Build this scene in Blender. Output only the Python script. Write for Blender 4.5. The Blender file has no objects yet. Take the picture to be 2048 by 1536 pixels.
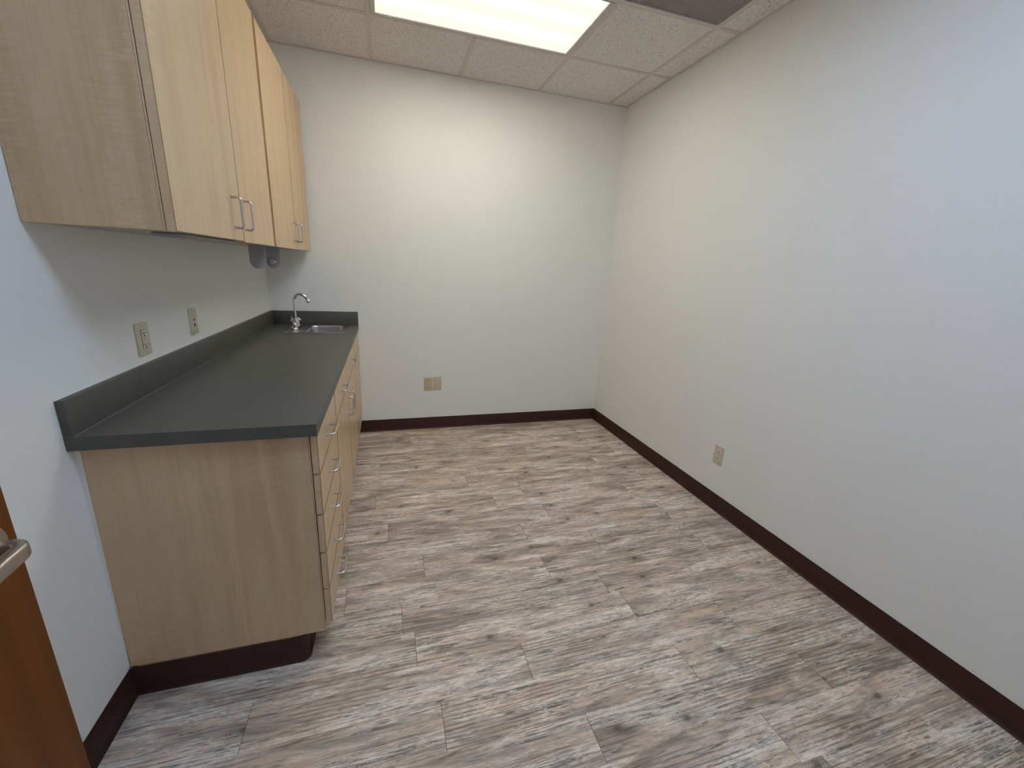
import bpy, bmesh, math, random
from mathutils import Vector, Matrix
random.seed(7)
S = bpy.context.scene
COL = S.collection

# ------------------------------------------------------------------ camera, world, light, exposure
cam_d = bpy.data.cameras.new('camera'); cam = bpy.data.objects.new('camera', cam_d); COL.objects.link(cam)
cam_d.sensor_width = 36.0; cam_d.sensor_fit = 'HORIZONTAL'; cam_d.lens = 821.544 / 2048 * 36.0
cam_d.clip_start = 0.02
def cam_matrix(loc, yaw, pitch, roll):
    r = Vector((math.cos(yaw), -math.sin(yaw), 0))
    fw = Vector((math.sin(yaw), math.cos(yaw), 0)) * math.cos(pitch) + Vector((0, 0, math.sin(pitch)))
    up = r.cross(fw)
    r2 = r * math.cos(roll) + up * math.sin(roll); u2 = up * math.cos(roll) - r * math.sin(roll)
    m = Matrix.Identity(4)
    for i in range(3):
        m[i][0] = r2[i]; m[i][1] = u2[i]; m[i][2] = -fw[i]; m[i][3] = loc[i]
    return m
cam.matrix_world = cam_matrix((0.8256, -3.4584, 1.3998), 0.3026, -0.2737, 0.0518)
S.camera = cam

S.view_settings.view_transform = 'Standard'; S.view_settings.look = 'None'
S.view_settings.gamma = 1.0; S.view_settings.use_curve_mapping = False
S.view_settings.exposure = 0.13
S.cycles.max_bounces = 10; S.cycles.diffuse_bounces = 7; S.cycles.use_denoising = True; S.cycles.denoising_prefilter = 'ACCURATE'; S.cycles.denoising_input_passes = 'RGB_ALBEDO_NORMAL'
S.cycles.sample_clamp_indirect = 4.0

world = bpy.data.worlds.new('world'); S.world = world; world.use_nodes = True
world.node_tree.nodes['Background'].inputs[0].default_value = (0.62, 0.72, 1.0, 1)
world.node_tree.nodes['Background'].inputs[1].default_value = 0.06

# daylight of the lobby coming in through the doorway behind the camera
ld = bpy.data.lights.new('doorway_daylight', 'AREA'); ld.shape = 'RECTANGLE'; ld.size = 1.6; ld.size_y = 2.0
ld.energy = 5; ld.color = (0.66, 0.76, 1.0)
lo = bpy.data.objects.new('doorway_daylight', ld); COL.objects.link(lo)
lo.location = (1.1, -4.1, 1.15); lo.rotation_euler = (math.radians(90), 0, 0)

# ------------------------------------------------------------------ room numbers
W, H = 2.770, 2.7188
FRONT = -3.66
T, TX, TY = 0.6096, 0.7764, -0.5738
LAMP_BASE, LAMP_TUBE = 0.92, 35.5      # diffuser between the tubes, and over a tube

# ------------------------------------------------------------------ materials
def new_mat(name):
    m = bpy.data.materials.new(name); m.use_nodes = True
    nt = m.node_tree; b = nt.nodes['Principled BSDF']
    return m, nt, b
def nd(nt, kind, **kw):
    n = nt.nodes.new(kind)
    for k, v in kw.items():
        if k.startswith('i_'): n.inputs[int(k[2:])].default_value = v
        else: setattr(n, k, v)
    return n
def lk(nt, a, b): nt.links.new(a, b)
def c4(c): return (c[0], c[1], c[2], 1)
def ramp(nt, fac, stops, interp='LINEAR'):
    r = nt.nodes.new('ShaderNodeValToRGB'); cr = r.color_ramp; cr.interpolation = interp
    while len(cr.elements) < len(stops): cr.elements.new(0.5)
    for e, (p, c) in zip(cr.elements, stops):
        e.position = p; e.color = c4(c) if len(c) == 3 else c
    lk(nt, fac, r.inputs[0]); return r.outputs[0]
def math_n(nt, op, a, b=None, clamp=False):
    n = nt.nodes.new('ShaderNodeMath'); n.operation = op; n.use_clamp = clamp
    for i, v in enumerate((a, b)):
        if v is None: continue
        if isinstance(v, (int, float)): n.inputs[i].default_value = v
        else: lk(nt, v, n.inputs[i])
    return n.outputs[0]
def mix(nt, fac, a, b, mode='MIX'):
    n = nt.nodes.new('ShaderNodeMix'); n.data_type = 'RGBA'; n.blend_type = mode
    for s, v in ((n.inputs[0], fac), (n.inputs[6], a), (n.inputs[7], b)):
        if isinstance(v, (int, float)): s.default_value = v
        elif isinstance(v, tuple): s.default_value = c4(v)
        else: lk(nt, v, s)
    return n.outputs[2]
def coords(nt, scale=(1, 1, 1), kind='Object', loc=(0, 0, 0)):
    tc = nt.nodes.new('ShaderNodeTexCoord'); mp = nt.nodes.new('ShaderNodeMapping')
    mp.inputs['Scale'].default_value = scale; mp.inputs['Location'].default_value = loc
    lk(nt, tc.outputs[kind], mp.inputs[0]); return mp.outputs[0]
def noise(nt, vec, scale=1.0, detail=4.0, rough=0.5, dist=0.0):
    n = nt.nodes.new('ShaderNodeTexNoise')
    n.inputs['Scale'].default_value = scale; n.inputs['Detail'].default_value = detail
    n.inputs['Roughness'].default_value = rough; n.inputs['Distortion'].default_value = dist
    lk(nt, vec, n.inputs['Vector']); return n.outputs['Fac']
def bump(nt, b, h, strength, dist=0.002):
    n = nt.nodes.new('ShaderNodeBump'); n.inputs['Strength'].default_value = strength
    n.inputs['Distance'].default_value = dist
    lk(nt, h, n.inputs['Height']); lk(nt, n.outputs[0], b.inputs['Normal'])
def plain(name, col, rough=0.5, metal=0.0, spec=0.5, var=0.0, vscale=20.0, bmp=0.0):
    m, nt, b = new_mat(name)
    b.inputs['Roughness'].default_value = rough; b.inputs['Metallic'].default_value = metal
    b.inputs['Specular IOR Level'].default_value = spec
    v = coords(nt)
    f = noise(nt, v, vscale, 3)
    lo_ = tuple(c * (1 - var) for c in col); hi = tuple(min(1, c * (1 + var)) for c in col)
    lk(nt, mix(nt, f, lo_, hi), b.inputs['Base Color'])
    if bmp: bump(nt, b, f, bmp)
    return m

def mat_wall():
    m, nt, b = new_mat('wall_paint')
    v = coords(nt)
    big = noise(nt, v, 1.3, 2)
    lk(nt, mix(nt, big, (0.840, 0.836, 0.800), (0.865, 0.861, 0.828)), b.inputs['Base Color'])
    b.inputs['Roughness'].default_value = 0.62; b.inputs['Specular IOR Level'].default_value = 0.3
    peel = noise(nt, v, 150, 3, 0.6)
    bump(nt, b, peel, 0.22, 0.002)
    return m
def mat_tile():
    m, nt, b = new_mat('ceiling_tile')
    v = coords(nt)
    f1 = noise(nt, v, 150, 2, 0.5, 1.0)
    holes = ramp(nt, f1, [(0.0, (1, 1, 1)), (0.335, (1, 1, 1)), (0.375, (0, 0, 0))])
    f2 = noise(nt, coords(nt, (1, 1, 1), loc=(3.1, 7.7, 0)), 260, 1, 0.5, 1.0)
    pits = ramp(nt, f2, [(0.0, (1, 1, 1)), (0.30, (1, 1, 1)), (0.35, (0, 0, 0))])
    h = math_n(nt, 'MAXIMUM', holes, pits)
    base = mix(nt, noise(nt, v, 2.5, 3), (0.87, 0.83, 0.785), (0.91, 0.875, 0.83))
    lk(nt, mix(nt, math_n(nt, 'MULTIPLY', h, 0.80), base, (0.13, 0.11, 0.095)), b.inputs['Base Color'])
    b.inputs['Roughness'].default_value = 0.95; b.inputs['Specular IOR Level'].default_value = 0.1
    inv = math_n(nt, 'SUBTRACT', 1.0, h)
    bump(nt, b, inv, 0.6, 0.004)
    return m
def mat_maple(name='maple_laminate', tint=(1, 1, 1), off=(0, 0, 0)):
    m, nt, b = new_mat(name)
    # broad soft vertical bands, fine pores, and faint cross ripple that comes and goes
    band = noise(nt, coords(nt, (7, 7, 0.45), loc=off), 1.5, 4, 0.55, 0.5)
    green = noise(nt, coords(nt, (5, 5, 0.6), loc=(4.2, 1.7, 3.3)), 1.2, 3, 0.5, 0.4)
    pore = noise(nt, coords(nt, (170, 170, 7), loc=off), 1.0, 4, 0.6)
    fig = noise(nt, coords(nt, (16, 16, 120), loc=off), 1.0, 5, 0.65, 1.2)
    where = noise(nt, coords(nt, (6, 6, 2.2), loc=(9.1, 2.4, 0)), 1.0, 3, 0.5)
    t = lambda c: tuple(c[i] * tint[i] * (0.91, 0.90, 0.87)[i] for i in range(3))
    base = ramp(nt, band, [(0.34, t((0.610, 0.405, 0.232))), (0.46, t((0.700, 0.497, 0.300))), (0.56, t((0.725, 0.525, 0.325))), (0.68, t((0.655, 0.435, 0.252)))])
    base = mix(nt, math_n(nt, 'MULTIPLY', ramp(nt, green, [(0.48, (0, 0, 0)), (0.66, (1, 1, 1))]), 0.30), base, t((0.600, 0.500, 0.315)))
    c1 = mix(nt, math_n(nt, 'MULTIPLY', ramp(nt, pore, [(0.45, (0, 0, 0)), (0.75, (1, 1, 1))]), 0.28), base, t((0.48, 0.31, 0.17)))
    wm = ramp(nt, where, [(0.42, (0, 0, 0)), (0.60, (1, 1, 1))])
    c2 = mix(nt, math_n(nt, 'MULTIPLY', math_n(nt, 'MULTIPLY', ramp(nt, fig, [(0.50, (0, 0, 0)), (0.66, (1, 1, 1))]), wm), 0.34), c1, t((0.84, 0.65, 0.44)))
    c2 = mix(nt, math_n(nt, 'MULTIPLY', math_n(nt, 'MULTIPLY', ramp(nt, fig, [(0.34, (1, 1, 1)), (0.47, (0, 0, 0))]), wm), 0.22), c2, t((0.46, 0.31, 0.18)))
    lk(nt, c2, b.inputs['Base Color'])
    b.inputs['Roughness'].default_value = 0.33; b.inputs['Specular IOR Level'].default_value = 0.4
    return m
def mat_floor():
    m, nt, b = new_mat('oak_plank_vinyl')
    uv = nt.nodes.new('ShaderNodeUVMap'); uv.uv_map = 'plank'
    at = nt.nodes.new('ShaderNodeAttribute'); at.attribute_name = 'plank_random'
    sx = nt.nodes.new('ShaderNodeSeparateXYZ'); lk(nt, uv.outputs[0], sx.inputs[0])
    u, vv = sx.outputs[0], sx.outputs[1]
    rnd = at.outputs['Fac']
    def vec(su, sv, k):
        cb = nt.nodes.new('ShaderNodeCombineXYZ')
        lk(nt, math_n(nt, 'ADD', math_n(nt, 'MULTIPLY', u, su), math_n(nt, 'MULTIPLY', rnd, 91.0 + k)), cb.inputs[0])
        lk(nt, math_n(nt, 'ADD', math_n(nt, 'MULTIPLY', vv, sv), math_n(nt, 'MULTIPLY', rnd, 47.0 + 3 * k)), cb.inputs[1])
        lk(nt, math_n(nt, 'MULTIPLY', rnd, 13.0), cb.inputs[2])
        return cb.outputs[0]
    tone = noise(nt, vec(2.6, 15, 1), 1.0, 5, 0.62, 0.7)
    warm = noise(nt, vec(3.4, 21, 5), 1.0, 4, 0.6, 0.9)
    grain = noise(nt, vec(9, 150, 9), 1.0, 7, 0.68, 0.5)
    streak = noise(nt, vec(5.5, 80, 12), 1.0, 6, 0.66, 1.1)
    fleck = noise(nt, vec(40, 130, 17), 1.0, 5, 0.75, 0.3)
    mott = noise(nt, vec(9, 30, 37), 1.0, 6, 0.7, 1.0)
    c = ramp(nt, tone, [(0.34, (0.235, 0.186, 0.148)), (0.45, (0.405, 0.325, 0.260)), (0.54, (0.575, 0.478, 0.392)), (0.65, (0.715, 0.635, 0.545))])
    c = mix(nt, math_n(nt, 'MULTIPLY', ramp(nt, warm, [(0.47, (0, 0, 0)), (0.62, (1, 1, 1))]), 0.62), c, (0.54, 0.385, 0.265))
    c = mix(nt, math_n(nt, 'MULTIPLY', ramp(nt, mott, [(0.38, (1, 1, 1)), (0.50, (0, 0, 0))]), 0.55), c, (0.245, 0.222, 0.208))
    # cathedral figure
    wv = nt.nodes.new('ShaderNodeTexWave'); wv.wave_type = 'BANDS'; wv.bands_direction = 'Y'
    wv.inputs['Scale'].default_value = 1.0; wv.inputs['Distortion'].default_value = 9.0
    wv.inputs['Detail'].default_value = 2.0; wv.inputs['Detail Scale'].default_value = 0.55
    lk(nt, vec(2.2, 22, 23), wv.inputs['Vector'])
    cath = ramp(nt, wv.outputs['Fac'], [(0.0, (1, 1, 1)), (0.30, (0, 0, 0))])
    cmask = ramp(nt, noise(nt, vec(1.6, 9, 29), 1.0, 2), [(0.46, (0, 0, 0)), (0.56, (1, 1, 1))])
    c = mix(nt, math_n(nt, 'MULTIPLY', math_n(nt, 'MULTIPLY', cath, cmask), 0.75), c, (0.12, 0.098, 0.08))
    c = mix(nt, ramp(nt, grain, [(0.40, (0.62, 0.62, 0.62)), (0.50, (0, 0, 0))]), c, (0.15, 0.127, 0.11))
    c = mix(nt, math_n(nt, 'MULTIPLY', ramp(nt, streak, [(0.37, (1, 1, 1)), (0.445, (0, 0, 0))]), 0.80), c, (0.085, 0.07, 0.06))
    c = mix(nt, math_n(nt, 'MULTIPLY', math_n(nt, 'MULTIPLY', ramp(nt, fleck, [(0.51, (0, 0, 0)), (0.59, (1, 1, 1))]), ramp(nt, tone, [(0.42, (0, 0, 0)), (0.56, (1, 1, 1))])), 0.48), c, (0.74, 0.67, 0.59))
    # knots
    vo = nt.nodes.new('ShaderNodeTexVoronoi'); vo.voronoi_dimensions = '2D'; vo.inputs['Scale'].default_value = 1.0
    dvec = nt.nodes.new('ShaderNodeVectorMath'); dvec.operation = 'ADD'
    nz = nt.nodes.new('ShaderNodeTexNoise'); nz.inputs['Scale'].default_value = 2.5; nz.inputs['Detail'].default_value = 2
    kv = vec(4.6, 7.0, 41); lk(nt, kv, nz.inputs['Vector'])
    sc = nt.nodes.new('ShaderNodeVectorMath'); sc.operation = 'SCALE'; sc.inputs['Scale'].default_value = 0.12
    lk(nt, nz.outputs['Color'], sc.inputs[0]); lk(nt, kv, dvec.inputs[0]); lk(nt, sc.outputs[0], dvec.inputs[1])
    lk(nt, dvec.outputs[0], vo.inputs['Vector'])
    d = vo.outputs['Distance']
    rv = nt.nodes.new('ShaderNodeSeparateColor'); lk(nt, vo.outputs['Color'], rv.inputs[0])
    some = math_n(nt, 'GREATER_THAN', rv.outputs[0], 0.83)
    core = math_n(nt, 'MULTIPLY', ramp(nt, d, [(0.03, (1, 1, 1)), (0.10, (0, 0, 0))]), some)
    halo = math_n(nt, 'MULTIPLY', ramp(nt, d, [(0.05, (1, 1, 1)), (0.34, (0, 0, 0))]), some)
    rings = math_n(nt, 'GREATER_THAN', math_n(nt, 'SINE', math_n(nt, 'MULTIPLY', d, 150.0)), 0.25)
    c = mix(nt, math_n(nt, 'MULTIPLY', halo, 0.35), c, (0.20, 0.16, 0.125))
    c = mix(nt, math_n(nt, 'MULTIPLY', math_n(nt, 'MULTIPLY', halo, rings), 0.45), c, (0.10, 0.082, 0.068))
    c = mix(nt, math_n(nt, 'MULTIPLY', core, 0.7), c, (0.055, 0.044, 0.036))
    # plank to plank value and seams
    hv = nt.nodes.new('ShaderNodeHueSaturation')
    hv.inputs['Saturation'].default_value = 1.06
    lk(nt, math_n(nt, 'ADD', 1.17, math_n(nt, 'MULTIPLY', math_n(nt, 'FRACT', math_n(nt, 'MULTIPLY', rnd, 7.31)), 0.22)), hv.inputs['Value'])
    lk(nt, c, hv.inputs['Color']); c = hv.outputs[0]
    sh = math_n(nt, 'LESS_THAN', u, 0.0016)
    lg = math_n(nt, 'MULTIPLY', math_n(nt, 'LESS_THAN', vv, 0.0010), 0.45)
    seam = math_n(nt, 'MAXIMUM', math_n(nt, 'MULTIPLY', sh, 0.85), lg)
    c = mix(nt, seam, c, (0.035, 0.03, 0.026))
    lk(nt, c, b.inputs['Base Color'])
    b.inputs['Roughness'].default_value = 0.48; b.inputs['Specular IOR Level'].default_value = 0.35
    hgt = math_n(nt, 'SUBTRACT', math_n(nt, 'ADD', math_n(nt, 'MULTIPLY', grain, 0.5), math_n(nt, 'MULTIPLY', fleck, 0.4)), seam)
    bump(nt, b, hgt, 0.25, 0.0015)
    return m
def mat_counter():
    m, nt, b = new_mat('charcoal_laminate')
    v = coords(nt)
    f = noise(nt, v, 260, 2, 0.6); g = noise(nt, v, 5, 2)
    c = mix(nt, f, (0.082, 0.079, 0.067), (0.118, 0.112, 0.095))
    c = mix(nt, math_n(nt, 'MULTIPLY', g, 0.25), c, (0.092, 0.087, 0.074))
    lk(nt, c, b.inputs['Base Color'])
    b.inputs['Roughness'].default_value = 0.42; b.inputs['Specular IOR Level'].default_value = 0.26
    bump(nt, b, f, 0.05, 0.0004)
    return m
def mat_door():
    m, nt, b = new_mat('cherry_veneer')
    band = noise(nt, coords(nt, (14, 14, 0.8)), 1.5, 5, 0.6, 0.6)
    pore = noise(nt, coords(nt, (160, 160, 5)), 1.0, 3, 0.6)
    c = ramp(nt, band, [(0.3, (0.112, 0.033, 0.005)), (0.55, (0.155, 0.047, 0.008)), (0.72, (0.19, 0.062, 0.012))])
    c = mix(nt, math_n(nt, 'MULTIPLY', pore, 0.3), c, (0.10, 0.028, 0.006))
    lk(nt, c, b.inputs['Base Color']); b.inputs['Roughness'].default_value = 0.42; b.inputs['Specular IOR Level'].default_value = 0.14
    return m
def mat_lens(name, col, k=1.0):
    m, nt, b = new_mat(name)
    tc = nt.nodes.new('ShaderNodeTexCoord'); sx = nt.nodes.new('ShaderNodeSeparateXYZ'); lk(nt, tc.outputs['Object'], sx.inputs[0])
    # three tubes run along the fixture behind the frosted sheet and stop short of its ends
    tubes = None
    for yc in (0.130, -0.072, -0.255):
        d = math_n(nt, 'DIVIDE', math_n(nt, 'SUBTRACT', sx.outputs[1], yc), 0.0150)
        g = math_n(nt, 'EXPONENT', math_n(nt, 'MULTIPLY', math_n(nt, 'MULTIPLY', d, d), -0.5))
        tubes = g if tubes is None else math_n(nt, 'ADD', tubes, g)
    e = math_n(nt, 'DIVIDE', math_n(nt, 'SUBTRACT', 0.535, math_n(nt, 'ABSOLUTE', sx.outputs[0])), 0.05)
    ends = math_n(nt, 'ADD', e, 0.5, True)
    ends = math_n(nt, 'MULTIPLY', ends, ends)
    lum = math_n(nt, 'ADD', LAMP_BASE * k, math_n(nt, 'MULTIPLY', math_n(nt, 'MULTIPLY', tubes, ends), LAMP_TUBE * k))
    cell = nt.nodes.new('ShaderNodeTexVoronoi'); cell.inputs['Scale'].default_value = 170
    lk(nt, tc.outputs['Object'], cell.inputs['Vector'])
    lum = math_n(nt, 'MULTIPLY', lum, math_n(nt, 'ADD', 0.96, math_n(nt, 'MULTIPLY', cell.outputs['Distance'], 0.08)))
    b.inputs['Base Color'].default_value = (0.10, 0.10, 0.095, 1); b.inputs['Roughness'].default_value = 0.4
    b.inputs['Emission Color'].default_value = c4(col)
    lk(nt, lum, b.inputs['Emission Strength'])
    return m

M = dict(
    wall=mat_wall(), tile=mat_tile(), maple=mat_maple(), floor=mat_floor(), counter=mat_counter(), cherry=mat_door(), lens=mat_lens('lit_prismatic_lens', (1.0, 0.955, 0.80)), lens_cool=mat_lens('lit_prismatic_lens_cool', (0.51, 0.70, 1.0), 1.32),
    grid=plain('grid_paint', (0.66, 0.615, 0.555), 0.5, var=0.03),
    lampframe=plain('lamp_frame_paint', (0.62, 0.575, 0.52), 0.45, var=0.03),
    cove=plain('brown_vinyl', (0.043, 0.017, 0.0125), 0.45, spec=0.25, var=0.12, vscale=6),
    steel=plain('satin_steel', (0.62, 0.61, 0.62), 0.27, 1.0, var=0.05, vscale=80),
    lever=plain('satin_nickel', (0.47, 0.43, 0.40), 0.38, 1.0, var=0.04, vscale=60),
    chrome=plain('chrome', (0.82, 0.82, 0.84), 0.07, 1.0, var=0.02),
    sink=plain('brushed_stainless', (0.55, 0.53, 0.53), 0.27, 1.0, var=0.06, vscale=200),
    ivory=plain('ivory_plastic', (0.60, 0.540, 0.405), 0.4, var=0.04),
    ivory_dark=plain('tan_plastic', (0.56, 0.465, 0.295), 0.4, var=0.04),
    ivory_light=plain('cream_plastic', (0.71, 0.645, 0.49), 0.35, var=0.03),
    slot=plain('black_slot', (0.012, 0.010, 0.008), 0.7, var=0.1),
    red=plain('dark_red_indicator', (0.20, 0.006, 0.006), 0.25, var=0.1),
    caulk=plain('white_caulk', (0.72, 0.72, 0.70), 0.6, var=0.05, vscale=60),
    melamine=plain('pale_melamine', (0.52, 0.46, 0.39), 0.45, var=0.04),
    greyplastic=plain('smoke_grey_plastic', (0.38, 0.36, 0.36), 0.35, var=0.06, vscale=8),
    greymetal=plain('grey_enamel', (0.33, 0.31, 0.30), 0.4, var=0.06),
    blade=plain('grille_grey', (0.46, 0.425, 0.41), 0.5, var=0.06),
    edge_line=plain('laminate_core_line', (0.15, 0.085, 0.042), 0.6, var=0.1),
    black=plain('duct_black', (0.06, 0.055, 0.052), 0.8, var=0.1),
)

# ------------------------------------------------------------------ mesh helpers
class MB:
    def __init__(s): s.bm = bmesh.new()
    def box(s, x0, x1, y0, y1, z0, z1, bev=0.0, seg=2):
        r = bmesh.ops.create_cube(s.bm, size=1.0)
        for v in r['verts']:
            v.co = Vector(((x0 + x1) / 2 + v.co.x * (x1 - x0), (y0 + y1) / 2 + v.co.y * (y1 - y0), (z0 + z1) / 2 + v.co.z * (z1 - z0)))
        if bev:
            es = list({e for v in r['verts'] for e in v.link_edges})
            bmesh.ops.bevel(s.bm, geom=es, offset=bev, segments=seg, profile=0.5, affect='EDGES')
        return s
    def loops(s, ls, close=True, cap0=False, cap1=False):
        vs = [[s.bm.verts.new(p) for p in l] for l in ls]
        n = len(vs[0])
        for a, b in zip(vs, vs[1:]):
            for i in range(n if close else n - 1):
                j = (i + 1) % n
                try: s.bm.faces.new((a[i], a[j], b[j], b[i]))
                except ValueError: pass
        if cap0: s.bm.faces.new(list(reversed(vs[0])))
        if cap1: s.bm.faces.new(vs[-1])
        return s
    def tube(s, pts, rad, n=12, cap=True, flat=None):
        pts = [Vector(p) for p in pts]
        rads = rad if isinstance(rad, (list, tuple)) else [rad] * len(pts)
        ls = []; ref = None
        for i, p in enumerate(pts):
            t = ((pts[min(i + 1, len(pts) - 1)] - pts[max(i - 1, 0)])).normalized()
            if ref is None:
                ref = Vector((0, 0, 1)) if abs(t.z) < 0.9 else Vector((1, 0, 0))
            a = (ref - t * ref.dot(t)).normalized(); ref = a
            b = t.cross(a)
            fa, fb = (1, 1) if flat is None else flat
            ls.append([p + a * (math.cos(2 * math.pi * k / n) * rads[i] * fa) + b * (math.sin(2 * math.pi * k / n) * rads[i] * fb) for k in range(n)])
        return s.loops(ls, True, cap, cap)
    def lathe(s, c, axis, prof, n=24, cap0=True, cap1=True):
        c = Vector(c); ax = Vector(axis).normalized()
        a = ax.orthogonal().normalized(); b = ax.cross(a)
        ls = [[c + ax * h + (a * math.cos(2 * math.pi * k / n) + b * math.sin(2 * math.pi * k / n)) * r for k in range(n)] for r, h in prof]
        return s.loops(ls, True, cap0, cap1)
    def build(s, name, mat, parent=None, smooth=None, kind=None, loc=(0, 0, 0)):
        bmesh.ops.recalc_face_normals(s.bm, faces=s.bm.faces[:])
        if any(loc):
            bmesh.ops.translate(s.bm, verts=s.bm.verts[:], vec=-Vector(loc))
        me = bpy.data.meshes.new(name); s.bm.to_mesh(me); s.bm.free()
        me.materials.append(mat)
        if smooth:
            for p in me.polygons: p.use_smooth = True
            try: me.set_sharp_from_angle(angle=math.radians(smooth))
            except Exception: pass
        o = bpy.data.objects.new(name, me); COL.objects.link(o)
        o.location = loc
        if parent:
            o.parent = parent; o.matrix_parent_inverse = Matrix.Translation(-Vector(parent.location)) if parent.parent is None else Matrix.Identity(4)
            if parent.parent is not None: o.matrix_parent_inverse = parent_world(parent).inverted()
        if kind: o['kind'] = kind
        return o
def parent_world(o):
    m = Matrix.Translation(o.location)
    if o.parent: m = parent_world(o.parent) @ o.matrix_parent_inverse @ m
    return m
def thing(name, label, cat, loc, group=None):
    o = bpy.data.objects.new(name, None); COL.objects.link(o); o.location = loc
    o.empty_display_size = 0.05
    o['label'] = label; o['category'] = cat
    if group: o['group'] = group
    return o
def tag(o, label, cat, group=None):
    o['label'] = label; o['category'] = cat
    if group: o['group'] = group
    return o
def lab(o, t): o['label'] = t; return o
def rrect(cx, cy, w, h, r, z, n=6):
    out = []
    for (sx, sy, a0) in ((1, 1, 0), (-1, 1, 90), (-1, -1, 180), (1, -1, 270)):
        for k in range(n + 1):
            a = math.radians(a0 + 90 * k / n)
            out.append((cx + sx * (w / 2 - r) + r * math.cos(a), cy + sy * (h / 2 - r) + r * math.sin(a), z))
    return out

# ------------------------------------------------------------------ room shell
def build_floor():
    bm = bmesh.new(); uvl = bm.loops.layers.uv.new('plank'); rl = bm.faces.layers.float.new('plank_random')
    RW, L = 0.1501, 0.9144
    known = {0: 0.797, 1: 1.516, 2: 0.959, 3: 1.534, 4: 0.847, 5: 0.892, 6: 1.284, 7: 0.9575, 8: 1.411, -1: 1.432}
    y_top = -1.3755
    for k in range(-10, 17):
        yb1 = y_top - RW * k; yb0 = yb1 - RW
        if yb0 > 0.02 or yb1 < FRONT - 0.5: continue
        off = known.get(k, random.random() * L) % L
        x = off - L * 2
        while x < W + 0.05:
            a, b_ = max(x, -0.04), min(x + L, W + 0.04)
            if b_ - a > 1e-4:
                y0, y1 = max(yb0, FRONT - 0.5), min(yb1, 0.02)
                vs = [bm.verts.new(p) for p in ((a, y0, 0), (b_, y0, 0), (b_, y1, 0), (a, y1, 0))]
                f = bm.faces.new(vs); f[rl] = random.random()
                for lp in f.loops:
                    lp[uvl].uv = (lp.vert.co.x - x, lp.vert.co.y - yb0)
            x += L
    # slab under the planks
    for z in (-0.05,):
        vs = [bm.verts.new(p) for p in ((-0.04, FRONT - 0.5, z), (W + 0.04, FRONT - 0.5, z), (W + 0.04, 0.02, z), (-0.04, 0.02, z))]
        bm.faces.new(list(reversed(vs)))
    me = bpy.data.meshes.new('floor'); bm.to_mesh(me); bm.free(); me.materials.append(M['floor'])
    o = bpy.data.objects.new('floor', me); COL.objects.link(o); o['kind'] = 'structure'
build_floor()
MB().box(-0.12, 0, FRONT - 0.12, 0.12, -0.05, H + 0.1).build('wall_left', M['wall'], kind='structure')
MB().box(0, W, 0, 0.12, -0.05, H + 0.1).build('wall_back', M['wall'], kind='structure')
wr = MB().box(W, W + 0.12, FRONT - 0.12, 0.12, -0.05, H + 0.1).build('wall_right', M['wall'], kind='structure')
for cy_, cz_, n_, sp in ((-1.808, 1.923, 4, 0.020), (-2.364, 0.150, 2, 0.006), (-2.544, 0.479, 2, 0.005)):
    ch = MB()
    for q in range(n_):
        y0 = cy_ + random.uniform(-sp, sp) * 0.5; z0 = cz_ + (q - n_ / 2) * sp * 0.55; L_ = sp * random.uniform(0.7, 1.3); h_ = sp * 0.10
        ch.loops([[(W - 0.0006, y0 - L_ / 2, z0 - L_ * 0.22), (W - 0.0006, y0, z0 - h_), (W - 0.0006, y0 + L_ / 2, z0 + L_ * 0.18), (W - 0.0006, y0, z0 + h_)],
                  [(W + 0.001, y0 - L_ / 2, z0 - L_ * 0.22), (W + 0.001, y0, z0 - h_), (W + 0.001, y0 + L_ / 2, z0 + L_ * 0.18), (W + 0.001, y0, z0 + h_)]], True, True, True)
    lab(ch.build('paint_scuff', plain('scuffed_paint', (0.86, 0.82, 0.79), 0.8, var=0.04, vscale=90), wr), 'small pale scuff in the wall paint')
DX0, DX1, DH = 0.262, 1.22, 2.12
w = MB(); w.box(0, DX0 - 0.02, FRONT - 0.12, FRONT, -0.05, H + 0.1); w.box(DX1, W, FRONT - 0.12, FRONT, -0.05, H + 0.1)
w.box(DX0 - 0.02, DX1, FRONT - 0.12, FRONT, DH, H + 0.1)
w.build('wall_front', M['wall'], kind='structure')
# metal frame of the doorway behind the camera
f = MB(); f.box(DX0 - 0.07, DX0 - 0.02, FRONT, FRONT + 0.012, 0, DH + 0.05); f.box(DX1, DX1 + 0.05, FRONT, FRONT + 0.012, 0, DH + 0.05)
f.box(DX0 - 0.02, DX1, FRONT, FRONT + 0.012, DH, DH + 0.05)
f.build('trim_1', M['cove'], kind='structure')

# ceiling tiles, each a slightly recessed panel; runs and cross runs of the grid below
gx = [TX + k * T for k in range(-2, 4)]
gy = [TY - k * T for k in range(0, 6)]
xs = [0.0] + [x for x in gx if 0.02 < x < W - 0.02] + [W]
ys = [0.0] + [y for y in gy if y > FRONT + 0.02] + [FRONT]
lamp_x0, lamp_x1, lamp_y0, lamp_y1 = TX, TX + 2 * T, TY - T, TY
gr_x0, gr_x1, gr_y0, gr_y1 = TX + 2 * T, TX + 3 * T, TY - 2 * T, TY - T
c = MB()
for i in range(len(xs) - 1):
    for j in range(len(ys) - 1):
        mx, my = (xs[i] + xs[i + 1]) / 2, (ys[j] + ys[j + 1]) / 2
        if lamp_x0 < mx < lamp_x1 and lamp_y0 < my < lamp_y1: continue
        if lamp_x0 < mx < lamp_x1 and lamp_y0 - 3 * T < my < lamp_y1 - 3 * T: continue
        if gr_x0 < mx < gr_x1 and gr_y0 < my < gr_y1: continue
        c.box(xs[i] + 0.001, xs[i + 1] - 0.001, ys[j + 1] + 0.001, ys[j] - 0.001, H + 0.003, H + 0.018)
ceil = c.build('ceiling', M['tile'], kind='structure')
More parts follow.
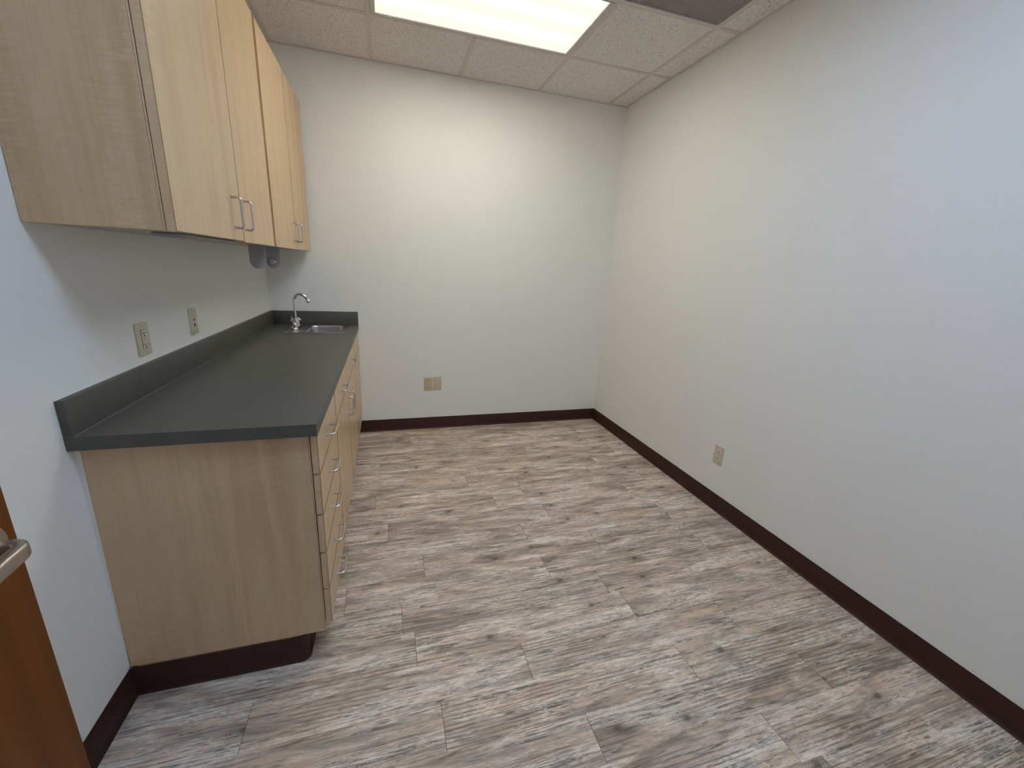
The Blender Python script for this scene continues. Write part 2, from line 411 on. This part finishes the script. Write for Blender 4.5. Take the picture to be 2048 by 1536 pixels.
hb = 0.012
g = MB()
for x in gx:
    if not 0.02 < x < W - 0.02: continue
    if abs(x - (TX + T)) < 0.01:
        g.box(x - hb, x + hb, lamp_y1 + hb, 0, H - 0.001, H + 0.004); g.box(x - hb, x + hb, lamp_y1 - 3 * T + hb, lamp_y0 - hb, H - 0.001, H + 0.004); g.box(x - hb, x + hb, FRONT, lamp_y0 - 3 * T - hb, H - 0.001, H + 0.004)
    else:
        g.box(x - hb, x + hb, FRONT, 0, H - 0.001, H + 0.004)
for y in gy:
    if y < FRONT: continue
    xx = [0.0] + [x for x in gx if 0.02 < x < W - 0.02] + [W]
    for a, b_ in zip(xx, xx[1:]):
        g.box(a + (hb if a > 0 else 0), b_ - (hb if b_ < W else 0), y - hb, y + hb, H - 0.001, H + 0.004)
# wall angle around the room
g.box(0, W, -0.014, 0, H - 0.002, H + 0.0025); g.box(W - 0.014, W, FRONT, -0.014, H - 0.002, H + 0.0025); g.box(0, 0.014, FRONT, -0.014, H - 0.002, H + 0.0025)
g.build('ceiling_grid', M['grid'], ceil)

# ------------------------------------------------------------------ cove base
BH = 0.1035
def cove_prof(h=BH, t=0.0035, toe=0.0125):
    # distance from wall, height
    return [(0, h), (t * 0.6, h), (t, h - 0.002), (t, 0.020), (t + 0.0015, 0.012), (t + 0.005, 0.005), (toe, 0.0016), (toe, 0.0)]
def cove(name, path, normals, kind='structure', cap=True):
    """path: list of points along the wall; normals: outward direction per point (already mitred)"""
    pf = cove_prof(); mb = MB()
    ls = [[Vector((p[0] + n[0] * d, p[1] + n[1] * d, z)) for d, z in pf] for p, n in zip(path, normals)]
    # close the profile at the wall
    ls = [l + [Vector((p[0], p[1], 0))] for l, p in zip(ls, path)]
    mb.loops(ls, True, cap, cap)
    o = mb.build(name, M['cove'], smooth=35, kind=kind); return o
CAB_FRONT = 0.5768; CAB_NEAR = -2.1461; TKX = 0.512
cove('baseboard_back', [(TKX, 0), (W, 0)], [(0, -1), (-1, -1)])
cove('baseboard_right', [(W, 0), (W, FRONT)], [(-1, -1), (-1, 0)])
cove('baseboard_left', [(0, CAB_NEAR), (0, FRONT)], [(1, -1), (1, 0)])
# around the foot of the base cabinets, with a rounded outside corner
R = 0.018; pth = [(0, CAB_NEAR)]; nrm = [(1, -1)]
for k in range(9):
    a = math.radians(-90 + 90 * k / 8)
    pth.append((TKX - R + R * math.cos(a), CAB_NEAR + R + R * math.sin(a))); nrm.append((math.cos(a), math.sin(a)))
pth.append((TKX, -0.001)); nrm.append((1, 0))
cove('baseboard_cabinet', pth, nrm)

# ------------------------------------------------------------------ handles
def pull(parent, base, along, out, cc=0.1016, proj=0.031, r=0.0042):
    base = Vector(base); al = Vector(along); ou = Vector(out); rb = 0.011
    pts = [base - al * cc / 2]
    p0 = base - al * cc / 2; p1 = base + al * cc / 2
    for k in range(7):
        a = math.pi / 2 * k / 6
        pts.append(p0 + ou * (proj - rb + rb * math.sin(a)) + al * (rb - rb * math.cos(a)))
    for k in range(7):
        a = math.pi / 2 * (1 - k / 6)
        pts.append(p1 + ou * (proj - rb + rb * math.sin(a)) - al * (rb - rb * math.cos(a)))
    pts.append(p1)
    return lab(MB().tube(pts, r, 12).build('handle', M['steel'], parent, smooth=60), 'satin steel bow handle')

# ------------------------------------------------------------------ base cabinets
def panel(name, x0, x1, y0, y1, z0, z1, parent, c=0.0015):
    # laminate front whose thin chamfered edge shows the dark core line
    mb = MB(); r = bmesh.ops.create_cube(mb.bm, size=1.0)
    for v in r['verts']:
        v.co = Vector(((x0 + x1) / 2 + v.co.x * (x1 - x0), (y0 + y1) / 2 + v.co.y * (y1 - y0), (z0 + z1) / 2 + v.co.z * (z1 - z0)))
    es = [e for e in mb.bm.edges if all(v.co.x > (x0 + x1) / 2 for v in e.verts)]
    bv = bmesh.ops.bevel(mb.bm, geom=es, offset=c, segments=1, affect='EDGES')
    for f_ in bv['faces']: f_.material_index = 1
    o = mb.build(name, M['maple'], parent); o.data.materials.append(M['edge_line'])
    return o
CT, CTH = 0.9125, 0.0392
ZU = CT - CTH            # underside of the counter
FX0, FX1 = 0.5840, 0.6040
ZK = 0.1083              # underside of the cases
def case(parent, y0, y1):
    b = MB(); t = 0.018
    b.box(0.004, CAB_FRONT, y0, y0 + t, ZK, ZU - 0.001, 0.0008, 1); b.box(0.004, CAB_FRONT, y1 - t, y1, ZK, ZU - 0.001, 0.0008, 1)
    b.box(0.004, CAB_FRONT, y0 + t, y1 - t, ZK, ZK + t); b.box(0.004, 0.014, y0 + t, y1 - t, ZK + t, ZU - 0.001)
    b.box(CAB_FRONT - 0.06, CAB_FRONT, y0 + t, y1 - t, ZU - 0.019, ZU - 0.001)
    b.box(0.02, TKX - 0.003, y0 + (0.022 if y0 == CAB_NEAR else 0.001), y1 - 0.001, 0.0, ZK); b.box(0.02, TKX - 0.022, y0 + 0.003, y0 + 0.022, 0.0, ZK)
    return b.build('case', M['maple'], parent)
def edge_strip(parent, y):
    return MB().box(CAB_FRONT + 0.0012, CAB_FRONT + 0.004, y + 0.0006, y + 0.018, ZK + 0.001, ZU - 0.002).build('edge_band', M['maple'], parent)
def front(parent, name, y0, y1, z0, z1):
    return panel(name, FX0, FX1, y0, y1, z0, z1, parent)
G1, G2, G3 = -1.665, -1.085, -0.505
g_ = 0.0045
bc = thing('drawer_cabinet', 'maple base cabinet with a stack of five drawers at the near end of the counter', 'cabinet', (0.3, (CAB_NEAR + G1) / 2, 0))
case(bc, CAB_NEAR, G1); edge_strip(bc, CAB_NEAR)
dz = [(0.7335, 0.8660), (0.5855, 0.7275), (0.4375, 0.5795), (0.2885, 0.4315), (0.1395, 0.2825)]
hz = [0.801, 0.657, 0.510, 0.3655, 0.2125]
for (z0, z1), h in zip(dz, hz):
    d = front(bc, 'drawer', CAB_NEAR + 0.002, G1 - g_, z0, z1)
    pull(d, (FX1, -1.932, h), (0, 1, 0), (1, 0, 0))
ck = MB(); ck.bm.faces.new([ck.bm.verts.new(p) for p in ((0.0005, CAB_NEAR - 0.0012, ZK + 0.004), (0.0022, CAB_NEAR - 0.0012, ZK + 0.004), (0.0145, CAB_NEAR - 0.0012, ZU - 0.001), (0.0005, CAB_NEAR - 0.0012, ZU - 0.001))])
r_ = bmesh.ops.extrude_face_region(ck.bm, geom=ck.bm.faces[:]); bmesh.ops.translate(ck.bm, verts=[v for v in r_['geom'] if isinstance(v, bmesh.types.BMVert)], vec=(0, 0.0010, 0))
lab(ck.build('scribe_caulk', M['wall'], bc), 'painted caulk wedge between side panel and wall')
def unit(label, y0, y1, hy, dhy):
    o = thing('base_cabinet', label, 'cabinet', (0.3, (y0 + y1) / 2, 0), 'base cabinets under the dark counter')
    case(o, y0, y1)
    d = front(o, 'drawer', y0 + g_, y1 - g_, 0.7325, 0.8660)
    pull(d, (FX1, hy, 0.802), (0, 1, 0), (1, 0, 0))
    dr = front(o, 'door', y0 + g_, y1 - g_, 0.1395, 0.7265)
    pull(dr, (FX1, dhy, 0.625), (0, 0, 1), (1, 0, 0))
    return o
bc['group'] = 'base cabinets under the dark counter'
unit('maple base cabinet with one drawer over one door, next to the five-drawer cabinet', G1, G2, -1.400, -1.152)
unit('maple cabinet with one drawer over one door, beside the sink cabinet', G2, G3, -0.822, -1.052)
sk = thing('sink_cabinet', 'maple base cabinet without handles under the sink, against the back wall', 'cabinet', (0.3, G3 / 2, 0), 'base cabinets under the dark counter')
case(sk, G3, -0.002)
front(sk, 'false_front', G3 + g_, -0.004, 0.7325, 0.8660)
front(sk, 'door', G3 + g_, -0.004, 0.1395, 0.7265)

# ------------------------------------------------------------------ countertop
CL, CD, BS, BT = -2.1692, 0.6092, 0.1010, 0.0207
ct = thing('countertop', 'charcoal laminate countertop with backsplash along the left and back walls', 'countertop', (0.3, -1.1, ZU))
SX0, SX1, SY0, SY1 = 0.185, 0.522, -0.428, -0.078     # cut-out for the sink
b = bmesh.new()
def slab(bm, xs, ys, skip, z0, z1):
    v = {}
    for z in (z0, z1):
        for x in xs:
            for y in ys: v[x, y, z] = bm.verts.new((x, y, z))
    n = len(xs) - 1; mm = len(ys) - 1
    has = lambda i, j: 0 <= i < n and 0 <= j < mm and (i, j) not in skip
    for i in range(n):
        for j in range(mm):
            if not has(i, j): continue
            a, c_, d, e = xs[i], xs[i + 1], ys[j], ys[j + 1]
            bm.faces.new((v[a, d, z1], v[c_, d, z1], v[c_, e, z1], v[a, e, z1])); bm.faces.new((v[a, e, z0], v[c_, e, z0], v[c_, d, z0], v[a, d, z0]))
            if not has(i - 1, j): bm.faces.new((v[a, d, z0], v[a, d, z1], v[a, e, z1], v[a, e, z0]))
            if not has(i + 1, j): bm.faces.new((v[c_, d, z0], v[c_, e, z0], v[c_, e, z1], v[c_, d, z1]))
            if not has(i, j - 1): bm.faces.new((v[a, d, z0], v[c_, d, z0], v[c_, d, z1], v[a, d, z1]))
            if not has(i, j + 1): bm.faces.new((v[a, e, z0], v[a, e, z1], v[c_, e, z1], v[c_, e, z0]))
sl = MB(); slab(sl.bm, [0.001, SX0, SX1, CD], [CL, SY0, SY1, -0.001], {(1, 1)}, ZU, CT)
sl.build('slab', M['counter'], ct)
s_ = MB().box(0.001, BT, CL, -0.001, CT + 0.0006, CT + BS, 0.0012, 2)
s_.build('backsplash', M['counter'], ct, smooth=40)
s_ = MB().box(BT + 0.0006, CD, -BT, -0.001, CT + 0.0006, CT + BS, 0.0012, 2)
s_.build('backsplash', M['counter'], ct, smooth=40)
k = MB()
k.box(0.0005, 0.0035, CL, -0.001, CT + BS - 0.001, CT + BS + 0.0022, 0.0008, 1); k.box(0.0035, CD + 0.003, -0.0035, -0.0005, CT + BS - 0.001, CT + BS + 0.0022, 0.0008, 1)
k.box(CD, CD + 0.003, -0.004, -0.0005, ZU, CT + BS, 0.0008, 1)
lab(k.build('caulk_bead', M['caulk'], ct), 'thin white caulk line along the wall')
k = MB(); k.box(BT - 0.0004, BT + 0.0016, CL + 0.001, -BT, CT - 0.0004, CT + 0.0012); k.box(0.001, BT, CL + 0.0004, CL + 0.002, CT - 0.0004, CT + 0.0008)
lab(k.build('seam_line', plain('seam_grey', (0.20, 0.20, 0.18), 0.5, var=0.1), ct), 'pale seam where the backsplash meets the top')

# ------------------------------------------------------------------ sink and faucet
sx, sy = 0.3535, -0.253; SW, SH = 0.375, 0.388
sink = thing('bar_sink', 'small square stainless steel sink set in the dark counter by the back wall', 'sink', (sx, sy, CT))
bx, by, bw, bh = 0.400, -0.253, 0.226, 0.330
ls = [rrect(sx, sy, SW, SH, 0.018, CT + 0.0004), rrect(sx, sy, SW, SH, 0.018, CT + 0.003), rrect(sx, sy, SW - 0.008, SH - 0.008, 0.016, CT + 0.0055),
      rrect(sx, sy, SW - 0.020, SH - 0.020, 0.014, CT + 0.0045), rrect(bx, by, bw + 0.014, bh + 0.010, 0.045, CT + 0.004),
      rrect(bx, by, bw + 0.004, bh + 0.003, 0.042, CT + 0.001), rrect(bx, by, bw, bh, 0.042, CT - 0.010),
      rrect(bx, by, bw - 0.008, bh - 0.008, 0.040, CT - 0.100), rrect(bx, by, bw - 0.030, bh - 0.030, 0.034, CT - 0.130),
      rrect(bx, by, bw - 0.080, bh - 0.080, 0.030, CT - 0.140), rrect(bx, by, 0.05, 0.05, 0.0249, CT - 0.143)]
MB().loops(ls, True, False, True).build('basin', M['sink'], sink, smooth=50)
MB().lathe((bx, by, CT - 0.1428), (0, 0, 1), [(0.042, 0), (0.042, 0.003), (0.034, 0.004), (0.028, 0.001), (0.0, 0.0012)], 24).build('drain', M['chrome'], sink, smooth=40)
fx, fy = 0.213, -0.258
fa = thing('faucet', 'chrome gooseneck faucet with two small handles on the left edge of the sink', 'faucet', (fx, fy, CT + 0.0045))
z0 = CT + 0.0045
base = MB().loops([rrect(fx, fy, 0.048, 0.152, 0.0235, z0 + 0.0004), rrect(fx, fy, 0.048, 0.152, 0.0235, z0 + 0.008), rrect(fx, fy, 0.042, 0.146, 0.0205, z0 + 0.014), rrect(fx, fy, 0.034, 0.138, 0.0165, z0 + 0.017)], True, True, True)
base.build('base_plate', M['chrome'], fa, smooth=40)
MB().lathe((fx, fy, z0 + 0.015), (0, 0, 1), [(0.016, 0), (0.016, 0.010), (0.013, 0.014), (0.013, 0.034), (0.0115, 0.038), (0.0085, 0.042)], 20).build('spout_collar', M['chrome'], fa, smooth=40)
pts = [(fx, fy, z0 + 0.05), (fx, fy, z0 + 0.12), (fx, fy, z0 + 0.194)]
rc = 0.043
for k in range(1, 15):
    a = math.pi - math.radians(152) * k / 14
    pts.append((fx + rc + rc * math.cos(a), fy, z0 + 0.194 + rc * math.sin(a)))
tx_, tz_ = math.sin(math.radians(152)), math.cos(math.radians(152))
e = Vector(pts[-1]); dirn = Vector((math.sin(math.radians(28)), 0, -math.cos(math.radians(28))))
pts.append(tuple(e + dirn * 0.012))
MB().tube(pts, 0.0100, 16).build('spout', M['chrome'], fa, smooth=60)
MB().lathe(e + dirn * 0.010, dirn, [(0.0105, 0), (0.0130, 0.003), (0.0145, 0.012), (0.0145, 0.022), (0.0115, 0.026), (0.0, 0.026)], 20).build('aerator', M['chrome'], fa, smooth=40)
for s in (-1, 1):
    hy = fy + s * 0.0420
    hb_ = MB().lathe((fx, hy, z0 + 0.014), (0, 0, 1), [(0.0230, 0), (0.0230, 0.008), (0.0175, 0.013), (0.0175, 0.030), (0.014, 0.036)], 20)
    hn = hb_.build('handle', M['chrome'], fa, smooth=40)
    kn = MB()
    # fluted knob with a short upright blade
    prof = [(0.014, 0.048), (0.024, 0.054), (0.0245, 0.060), (0.018, 0.070), (0.009, 0.075)]
    n = 24; l2 = []
    for r, h in prof:
        l2.append([(fx + r * (1 + 0.10 * math.cos(6 * 2 * math.pi * q / n)) * math.cos(2 * math.pi * q / n), hy + r * (1 + 0.10 * math.cos(6 * 2 * math.pi * q / n)) * math.sin(2 * math.pi * q / n), z0 + h) for q in range(n)])
    kn.loops(l2, True, True, True)
    kn.build('knob', M['chrome'], hn, smooth=35)
    MB().tube([(fx - 0.008, hy, z0 + 0.064), (fx - 0.014, hy, z0 + 0.080), (fx - 0.016, hy, z0 + 0.092)], [0.0045, 0.004, 0.003], 10).build('blade', M['chrome'], hn, smooth=60)

# ------------------------------------------------------------------ wall cabinets
WZ, WT, WD, WB = 1.4491, 2.3960, 0.3127, 0.2835
WN = -2.1266
def wall_cab(label, y0, y1, split, dy0, dy1, hys, zlow):
    o = thing('wall_cabinet', label, 'cabinet', (0.15, (y0 + y1) / 2, WZ), 'maple wall cabinets')
    t = 0.018; b = MB()
    b.box(0.001, WB, y0, y0 + t, WZ, WT, 0.0008, 1); b.box(0.001, WB, y1 - t, y1, WZ, WT, 0.0008, 1)
    b.box(0.001, WB, y0 + t, y1 - t, WT - t, WT); b.box(0.001, 0.010, y0 + t, y1 - t, WZ + t, WT - t)
    b.build('case', M['maple'], o)
    lab(MB().box(0.002, WB - 0.001, y0 + t, y1 - t, WZ + 0.001, WZ + t).build('bottom_panel', M['melamine'], o), 'pale melamine underside')
    MB().box(WB + 0.0010, WB + 0.0052, y0 + 0.0005, y0 + t, WZ + 0.0005, WT - 0.0005).build('edge_band', M['maple'], o)
    for a, c_, hy, zl in ((dy0, split - 0.0016, hys[0], zlow[0]), (split + 0.0016, dy1, hys[1], zlow[1])):
        d = panel('door', 0.2912, WD, a, c_, zl, WT - 0.001, o, 0.0011)
        pull(d, (WD, hy, 1.5430), (0, 0, 1), (1, 0, 0))
    return o
wall_cab('large maple wall cabinet nearest the camera, with the bare side panel showing', WN, -1.086, -1.572, WN, -1.106, (-1.665, -1.548), (WZ, WZ - 0.004))
wall_cab('maple wall cabinet farther back, touching the back wall above the sink', -1.084, -0.040, -0.550, -1.070, -0.042, (-0.618, -0.512), (WZ - 0.004, WZ - 0.003))

# under-cabinet light bar
ul = thing('under_cabinet_light', 'slim grey light bar fixed under the nearest wall cabinet', 'light fixture', (0.235, -1.75, WZ))
MB().box(0.193, 0.276, -1.985, -1.535, WZ - 0.0095, WZ - 0.0002, 0.003, 2).build('housing', M['greymetal'], ul, smooth=40)
lab(MB().box(0.205, 0.264, -1.965, -1.555, WZ - 0.0112, WZ - 0.0094, 0.0006, 1).build('lens', M['greyplastic'], ul), 'unlit grey lens strip')
# paper towel holder
ph = thing('paper_towel_holder', 'empty grey paper towel holder with two rounded arms hanging under the wall cabinets', 'paper towel holder', (0.233, -0.95, WZ))
MB().box(0.200, 0.266, -1.100, -0.800, WZ - 0.0046, WZ - 0.0044 + 0.0002, 0.0).build('mounting_plate', M['greyplastic'], ph)
def arm(y, t, xc, hw, zb):
    prof = [(xc - hw, WZ - 0.0005), (xc - hw, zb + hw)]
    prof += [(xc - hw * math.cos(math.radians(a)), zb + hw - hw * math.sin(math.radians(a))) for a in range(10, 180, 10)]
    prof += [(xc + hw, zb + hw), (xc + hw, WZ - 0.0005)]
    ls = [[(x, y, z) for x, z in prof], [(x, y + t, z) for x, z in prof]]
    return MB().loops(ls, True, True, True).build('arm', M['greyplastic'], ph)
arm(-1.105, 0.004, 0.2335, 0.0350, 1.3375)
fa2 = arm(-0.800, 0.004, 0.2320, 0.0355, 1.3360)
MB().lathe((0.228, -0.801, 1.3710), (0, -1, 0), [(0.019, 0), (0.019, 0.010), (0.015, 0.022), (0.010, 0.024), (0.0, 0.024)], 24).build('hub', M['greyplastic'], fa2, smooth=40)

# ------------------------------------------------------------------ wall plates
def frame_axes(wall):
    # returns origin fn: (a along wall, n outward from the wall, z)
    if wall == 'left': return lambda a, n, z: (n, a, z)
    if wall == 'back': return lambda a, n, z: (a, -n, z)
    return lambda a, n, z: (W - n, a, z)
def pbox(mb, P, a0, a1, n0, n1, z0, z1, bev=0.0):
    p, q = P(a0, n0, z0), P(a1, n1, z1)
    mb.box(min(p[0], q[0]), max(p[0], q[0]), min(p[1], q[1]), max(p[1], q[1]), min(p[2], q[2]), max(p[2], q[2]), bev, 2); return mb
def plate(name, label, cat, wall, a, z, w, h, mat, group=None):
    P = frame_axes(wall); o = thing(name, label, cat, P(a, 0, z), group)
    nrm = Vector(P(0, 1, 0)) - Vector(P(0, 0, 0))
    def rl(w_, h_, n):
        return [P(a + x, n, z + y) for x, y, _ in [(p[0], p[1], 0) for p in rrect(0, 0, w_, h_, 0.004, 0, 3)]]
    MB().loops([rl(w, h, 0.0003), rl(w, h, 0.003), rl(w - 0.003, h - 0.003, 0.0052), rl(w - 0.010, h - 0.010, 0.0064)], True, True, True).build('cover_plate', mat, o, smooth=25)
    return o, P
def screw(o, P, a, z, mat=None):
    c_ = Vector(P(a, 0.0060, z)); ax = Vector(P(a, 1, z)) - Vector(P(a, 0, z))
    return MB().lathe(c_, ax, [(0.0034, 0), (0.0034, 0.0008), (0.0022, 0.0012)], 12).build('screw', mat or M['ivory_dark'], o, smooth=30)
def sockets(o, P, a, z, r):
    ax = Vector(P(a, 1, z)) - Vector(P(a, 0, z))
    return None
def duplex(name, label, wall, a, z, w, h, mat, mface):
    o, P = plate(name, label, 'outlet', wall, a, z, w, h, mat)
    for dz_ in (0.0195, -0.0195):
        mb = MB(); n = 20; l0 = []
        for n_, k_ in ((0.0060, 1.0), (0.0078, 1.0), (0.0084, 0.93)):
            l0.append([P(a + 0.0172 * k_ * math.cos(2 * math.pi * i / n), n_, z + dz_ + max(-0.0140, min(0.0140, 0.0172 * k_ * math.sin(2 * math.pi * i / n)))) for i in range(n)])
        f_ = mb.loops(l0, True, True, True).build('receptacle', mface, o, smooth=30)
        s_ = MB()
        pbox(s_, P, a - 0.0082, a - 0.0048, 0.0082, 0.0088, z + dz_ - 0.001, z + dz_ + 0.0080); pbox(s_, P, a + 0.0048, a + 0.0080, 0.0082, 0.0088, z + dz_, z + dz_ + 0.0075)
        pbox(s_, P, a - 0.0032, a + 0.0032, 0.0082, 0.0088, z + dz_ - 0.0098, z + dz_ - 0.0048)
        lab(s_.build('slots', M['slot'], f_), 'three dark prong openings')
    screw(o, P, a, z)
    return o
duplex('wall_outlet', 'ivory double socket low on the back wall, right beside the blank plate', 'back', 1.2270, 0.4124, 0.0705, 0.117, M['ivory'], M['ivory_light'])
duplex('wall_outlet', 'ivory double socket low on the plain right wall', 'right', -1.6010, 0.3523, 0.0720, 0.115, M['ivory'], M['ivory_light'])
o, P = plate('blank_plate', 'tan blank cover plate low on the back wall, left of the socket', 'wall plate', 'back', 1.1500, 0.4068, 0.0695, 0.116, M['ivory_dark'])
screw(o, P, 1.15, 0.4068 + 0.042); screw(o, P, 1.15, 0.4068 - 0.042)
# GFCI socket above the counter
ga, gz = -1.7180, 1.0965
o, P = plate('safety_outlet', 'ivory rectangular safety socket with test buttons above the near end of the backsplash', 'outlet', 'left', ga, gz, 0.0800, 0.1130, M['ivory'])
fb = MB(); pbox(fb, P, ga - 0.0168, ga + 0.0168, 0.0058, 0.0068, gz - 0.0335, gz + 0.0335); rim = fb.build('gap_rim', M['slot'], o)
fb = MB(); pbox(fb, P, ga - 0.0158, ga + 0.0158, 0.0060, 0.0086, gz - 0.0325, gz + 0.0325, 0.0006); face = fb.build('receptacle', M['ivory_light'], o)
for dz_ in (0.0205, -0.0205):
    s_ = MB(); pbox(s_, P, ga - 0.0082, ga - 0.0048, 0.0084, 0.0090, gz + dz_ - 0.003, gz + dz_ + 0.0055); pbox(s_, P, ga + 0.0048, ga + 0.0080, 0.0084, 0.0090, gz + dz_ - 0.002, gz + dz_ + 0.005)
    pbox(s_, P, ga - 0.0032, ga + 0.0032, 0.0084, 0.0090, gz + dz_ - 0.0105, gz + dz_ - 0.0060)
    s_.build('slots', M['slot'], face)
for dz_ in (0.0045, -0.0045):
    s_ = MB(); pbox(s_, P, ga - 0.0085, ga + 0.0085, 0.0084, 0.0098, gz + dz_ - 0.0032, gz + dz_ + 0.0032, 0.0005); s_.build('button', M['ivory'], face)
screw(o, P, ga, gz + 0.0480); screw(o, P, ga, gz - 0.0480)
# plate with red indicator
ra, rz = -1.3037, 1.1035
o, P = plate('indicator_plate', 'ivory wall plate with a small dark red window above the middle of the backsplash', 'wall plate', 'left', ra, rz, 0.0745, 0.1135, M['ivory'])
s_ = MB(); pbox(s_, P, ra - 0.0062, ra + 0.0062, 0.0060, 0.0072, rz - 0.0215, rz - 0.0095, 0.0004); lab(s_.build('indicator', M['red'], o), 'dark red indicator window')
s_ = MB(); pbox(s_, P, ra - 0.0050, ra + 0.0050, 0.0060, 0.0074, rz + 0.0035, rz + 0.0120, 0.0004); s_.build('jack', M['slot'], o)
for q in (0.0420, 0.0270, -0.0020, -0.0440): screw(o, P, ra, rz + q)

# ------------------------------------------------------------------ ceiling light and return grille
def troffer(label, yoff, lens, dlabel):
    ccx, ccy = (lamp_x0 + lamp_x1) / 2, (lamp_y0 + lamp_y1) / 2 + yoff
    lt = thing('ceiling_light', label, 'ceiling light', (ccx, ccy, H))
    LX0, LX1, LY0, LY1 = 0.8156, 1.9570, -1.1650 + yoff, -0.6055 + yoff
    f = MB(); ox0, ox1, oy0, oy1 = lamp_x0 + hb + 0.001, lamp_x1 - hb - 0.001, lamp_y0 + hb + 0.001 + yoff, lamp_y1 - hb - 0.001 + yoff
    for (a0, a1, b0, b1) in ((ox0, LX0, oy0, oy1), (LX1, ox1, oy0, oy1), (LX0, LX1, oy0, LY0), (LX0, LX1, LY1, oy1)):
        f.box(a0, a1, b0, b1, H - 0.004, H + 0.012, 0.0015, 1)
    f.box(ox0, ox1, oy0, oy1, H + 0.07, H + 0.074)
    f.build('door_frame', M['lampframe'], lt)
    lm = MB().box(LX0 - 0.004, LX1 + 0.004, LY0 - 0.004, LY1 + 0.004, H + 0.0015, H + 0.005).build('diffuser', lens, lt, loc=(ccx, (LY0 + LY1) / 2, H + 0.003))
    lab(lm, dlabel)
    for s in (-1, 1):
        MB().box(ccx + s * 0.50 - 0.018, ccx + s * 0.50 + 0.018, LY1 + 0.004, LY1 + 0.008, H - 0.0055, H - 0.0035).build('latch', M['lampframe'], lt)
troffer('lit rectangular fluorescent ceiling light recessed in the tile grid beside the dark grille', 0.0, M['lens'], 'glowing frosted diffuser panel')
troffer('cool white fluorescent ceiling light behind the camera, nearest the doorway', -3 * T, M['lens_cool'], 'glowing cool white diffuser panel')
rg = thing('return_air_grille', 'dark grey square air return grille in the ceiling beside the light', 'vent', ((gr_x0 + gr_x1) / 2, (gr_y0 + gr_y1) / 2, H))
X0, X1, Y0, Y1 = gr_x0 + hb + 0.001, gr_x1 - hb - 0.001, gr_y0 + hb + 0.001, gr_y1 - hb - 0.001
f = MB(); fw_ = 0.008
for (a0, a1, b0, b1) in ((X0, X0 + fw_, Y0, Y1), (X1 - fw_, X1, Y0, Y1), (X0 + fw_, X1 - fw_, Y0, Y0 + fw_), (X0 + fw_, X1 - fw_, Y1 - fw_, Y1)):
    f.box(a0, a1, b0, b1, H - 0.002, H + 0.016)
f.build('frame', M['grid'], rg)
f = MB(); st = 0.0085
n = int((X1 - X0 - 2 * fw_) / st)
for i in range(1, n): 
    x = X0 + fw_ + i * st; f.box(x - 0.0011, x + 0.0011, Y0 + fw_, Y1 - fw_, H + 0.001, H + 0.013)
n = int((Y1 - Y0 - 2 * fw_) / st)
for i in range(1, n):
    y = Y0 + fw_ + i * st; f.box(X0 + fw_, X1 - fw_, y - 0.0011, y + 0.0011, H + 0.0012, H + 0.0128)
f.build('eggcrate_core', M['blade'], rg)
f = MB().box(X0, X1, Y0, Y1, H + 0.05, H + 0.054); f.build('duct_plate', M['black'], rg)

# ------------------------------------------------------------------ door leaf in the near left corner, standing open
dl = thing('door', 'reddish brown wooden door standing open at the lower left edge', 'door', (0.28, -3.64, 0))
MB().box(0.2560, 0.3000, -3.6580, -2.7640, 0.008, 2.10, 0.0012, 2).build('leaf', M['cherry'], dl, smooth=40)
lv_y, lv_z = -2.8200, 1.0045
lev = MB().lathe((0.300, lv_y, lv_z), (1, 0, 0), [(0.0335, 0.0003), (0.0335, 0.006), (0.030, 0.010), (0.016, 0.011), (0.012, 0.013)], 28)
lv = lev.build('lever_handle', M['lever'], dl, smooth=40)
def bar(pts, sec):
    # flat bar with rounded edges swept along pts; sec = (half height, half thickness) per point
    ls = []
    for i, q in enumerate(pts):
        q = Vector(q); t_ = (Vector(pts[min(i + 1, len(pts) - 1)]) - Vector(pts[max(i - 1, 0)])).normalized()
        side = t_.cross(Vector((0, 0, 1))).normalized(); hh, ht = sec[i]
        l = []
        for k in range(24):
            a = 2 * math.pi * k / 24; c_, s__ = math.cos(a), math.sin(a)
            l.append(q + Vector((0, 0, 1)) * (math.copysign(abs(s__) ** 0.5, s__) * hh) + side * (math.copysign(abs(c_) ** 0.5, c_) * ht))
        ls.append(l)
    return MB().loops(ls, True, True, True)
p = [(0.311, lv_y, lv_z), (0.328, lv_y, lv_z)]; sec = [(0.0095, 0.0085), (0.0100, 0.0085)]
for k in range(0, 9):
    a = math.pi / 2 * k / 8; rr = 0.016
    p.append((0.334 + rr * math.sin(a), lv_y - rr + rr * math.cos(a), lv_z)); sec.append((0.0108, 0.0085))
for t_ in (0.02, 0.04, 0.06, 0.08, 0.098, 0.106): p.append((0.350 + 0.006 * t_ / 0.1, lv_y - 0.016 - t_, lv_z)); sec.append((0.0112, 0.0085) if t_ < 0.1 else (0.0080, 0.0050))
bar(p, sec).build('lever', M['lever'], lv, smooth=45)
for z in (0.25, 1.05, 1.85):
    MB().tube([(0.306, -3.652, z - 0.05), (0.306, -3.652, z + 0.05)], 0.006, 12).build('hinge', M['lever'], dl, smooth=40)
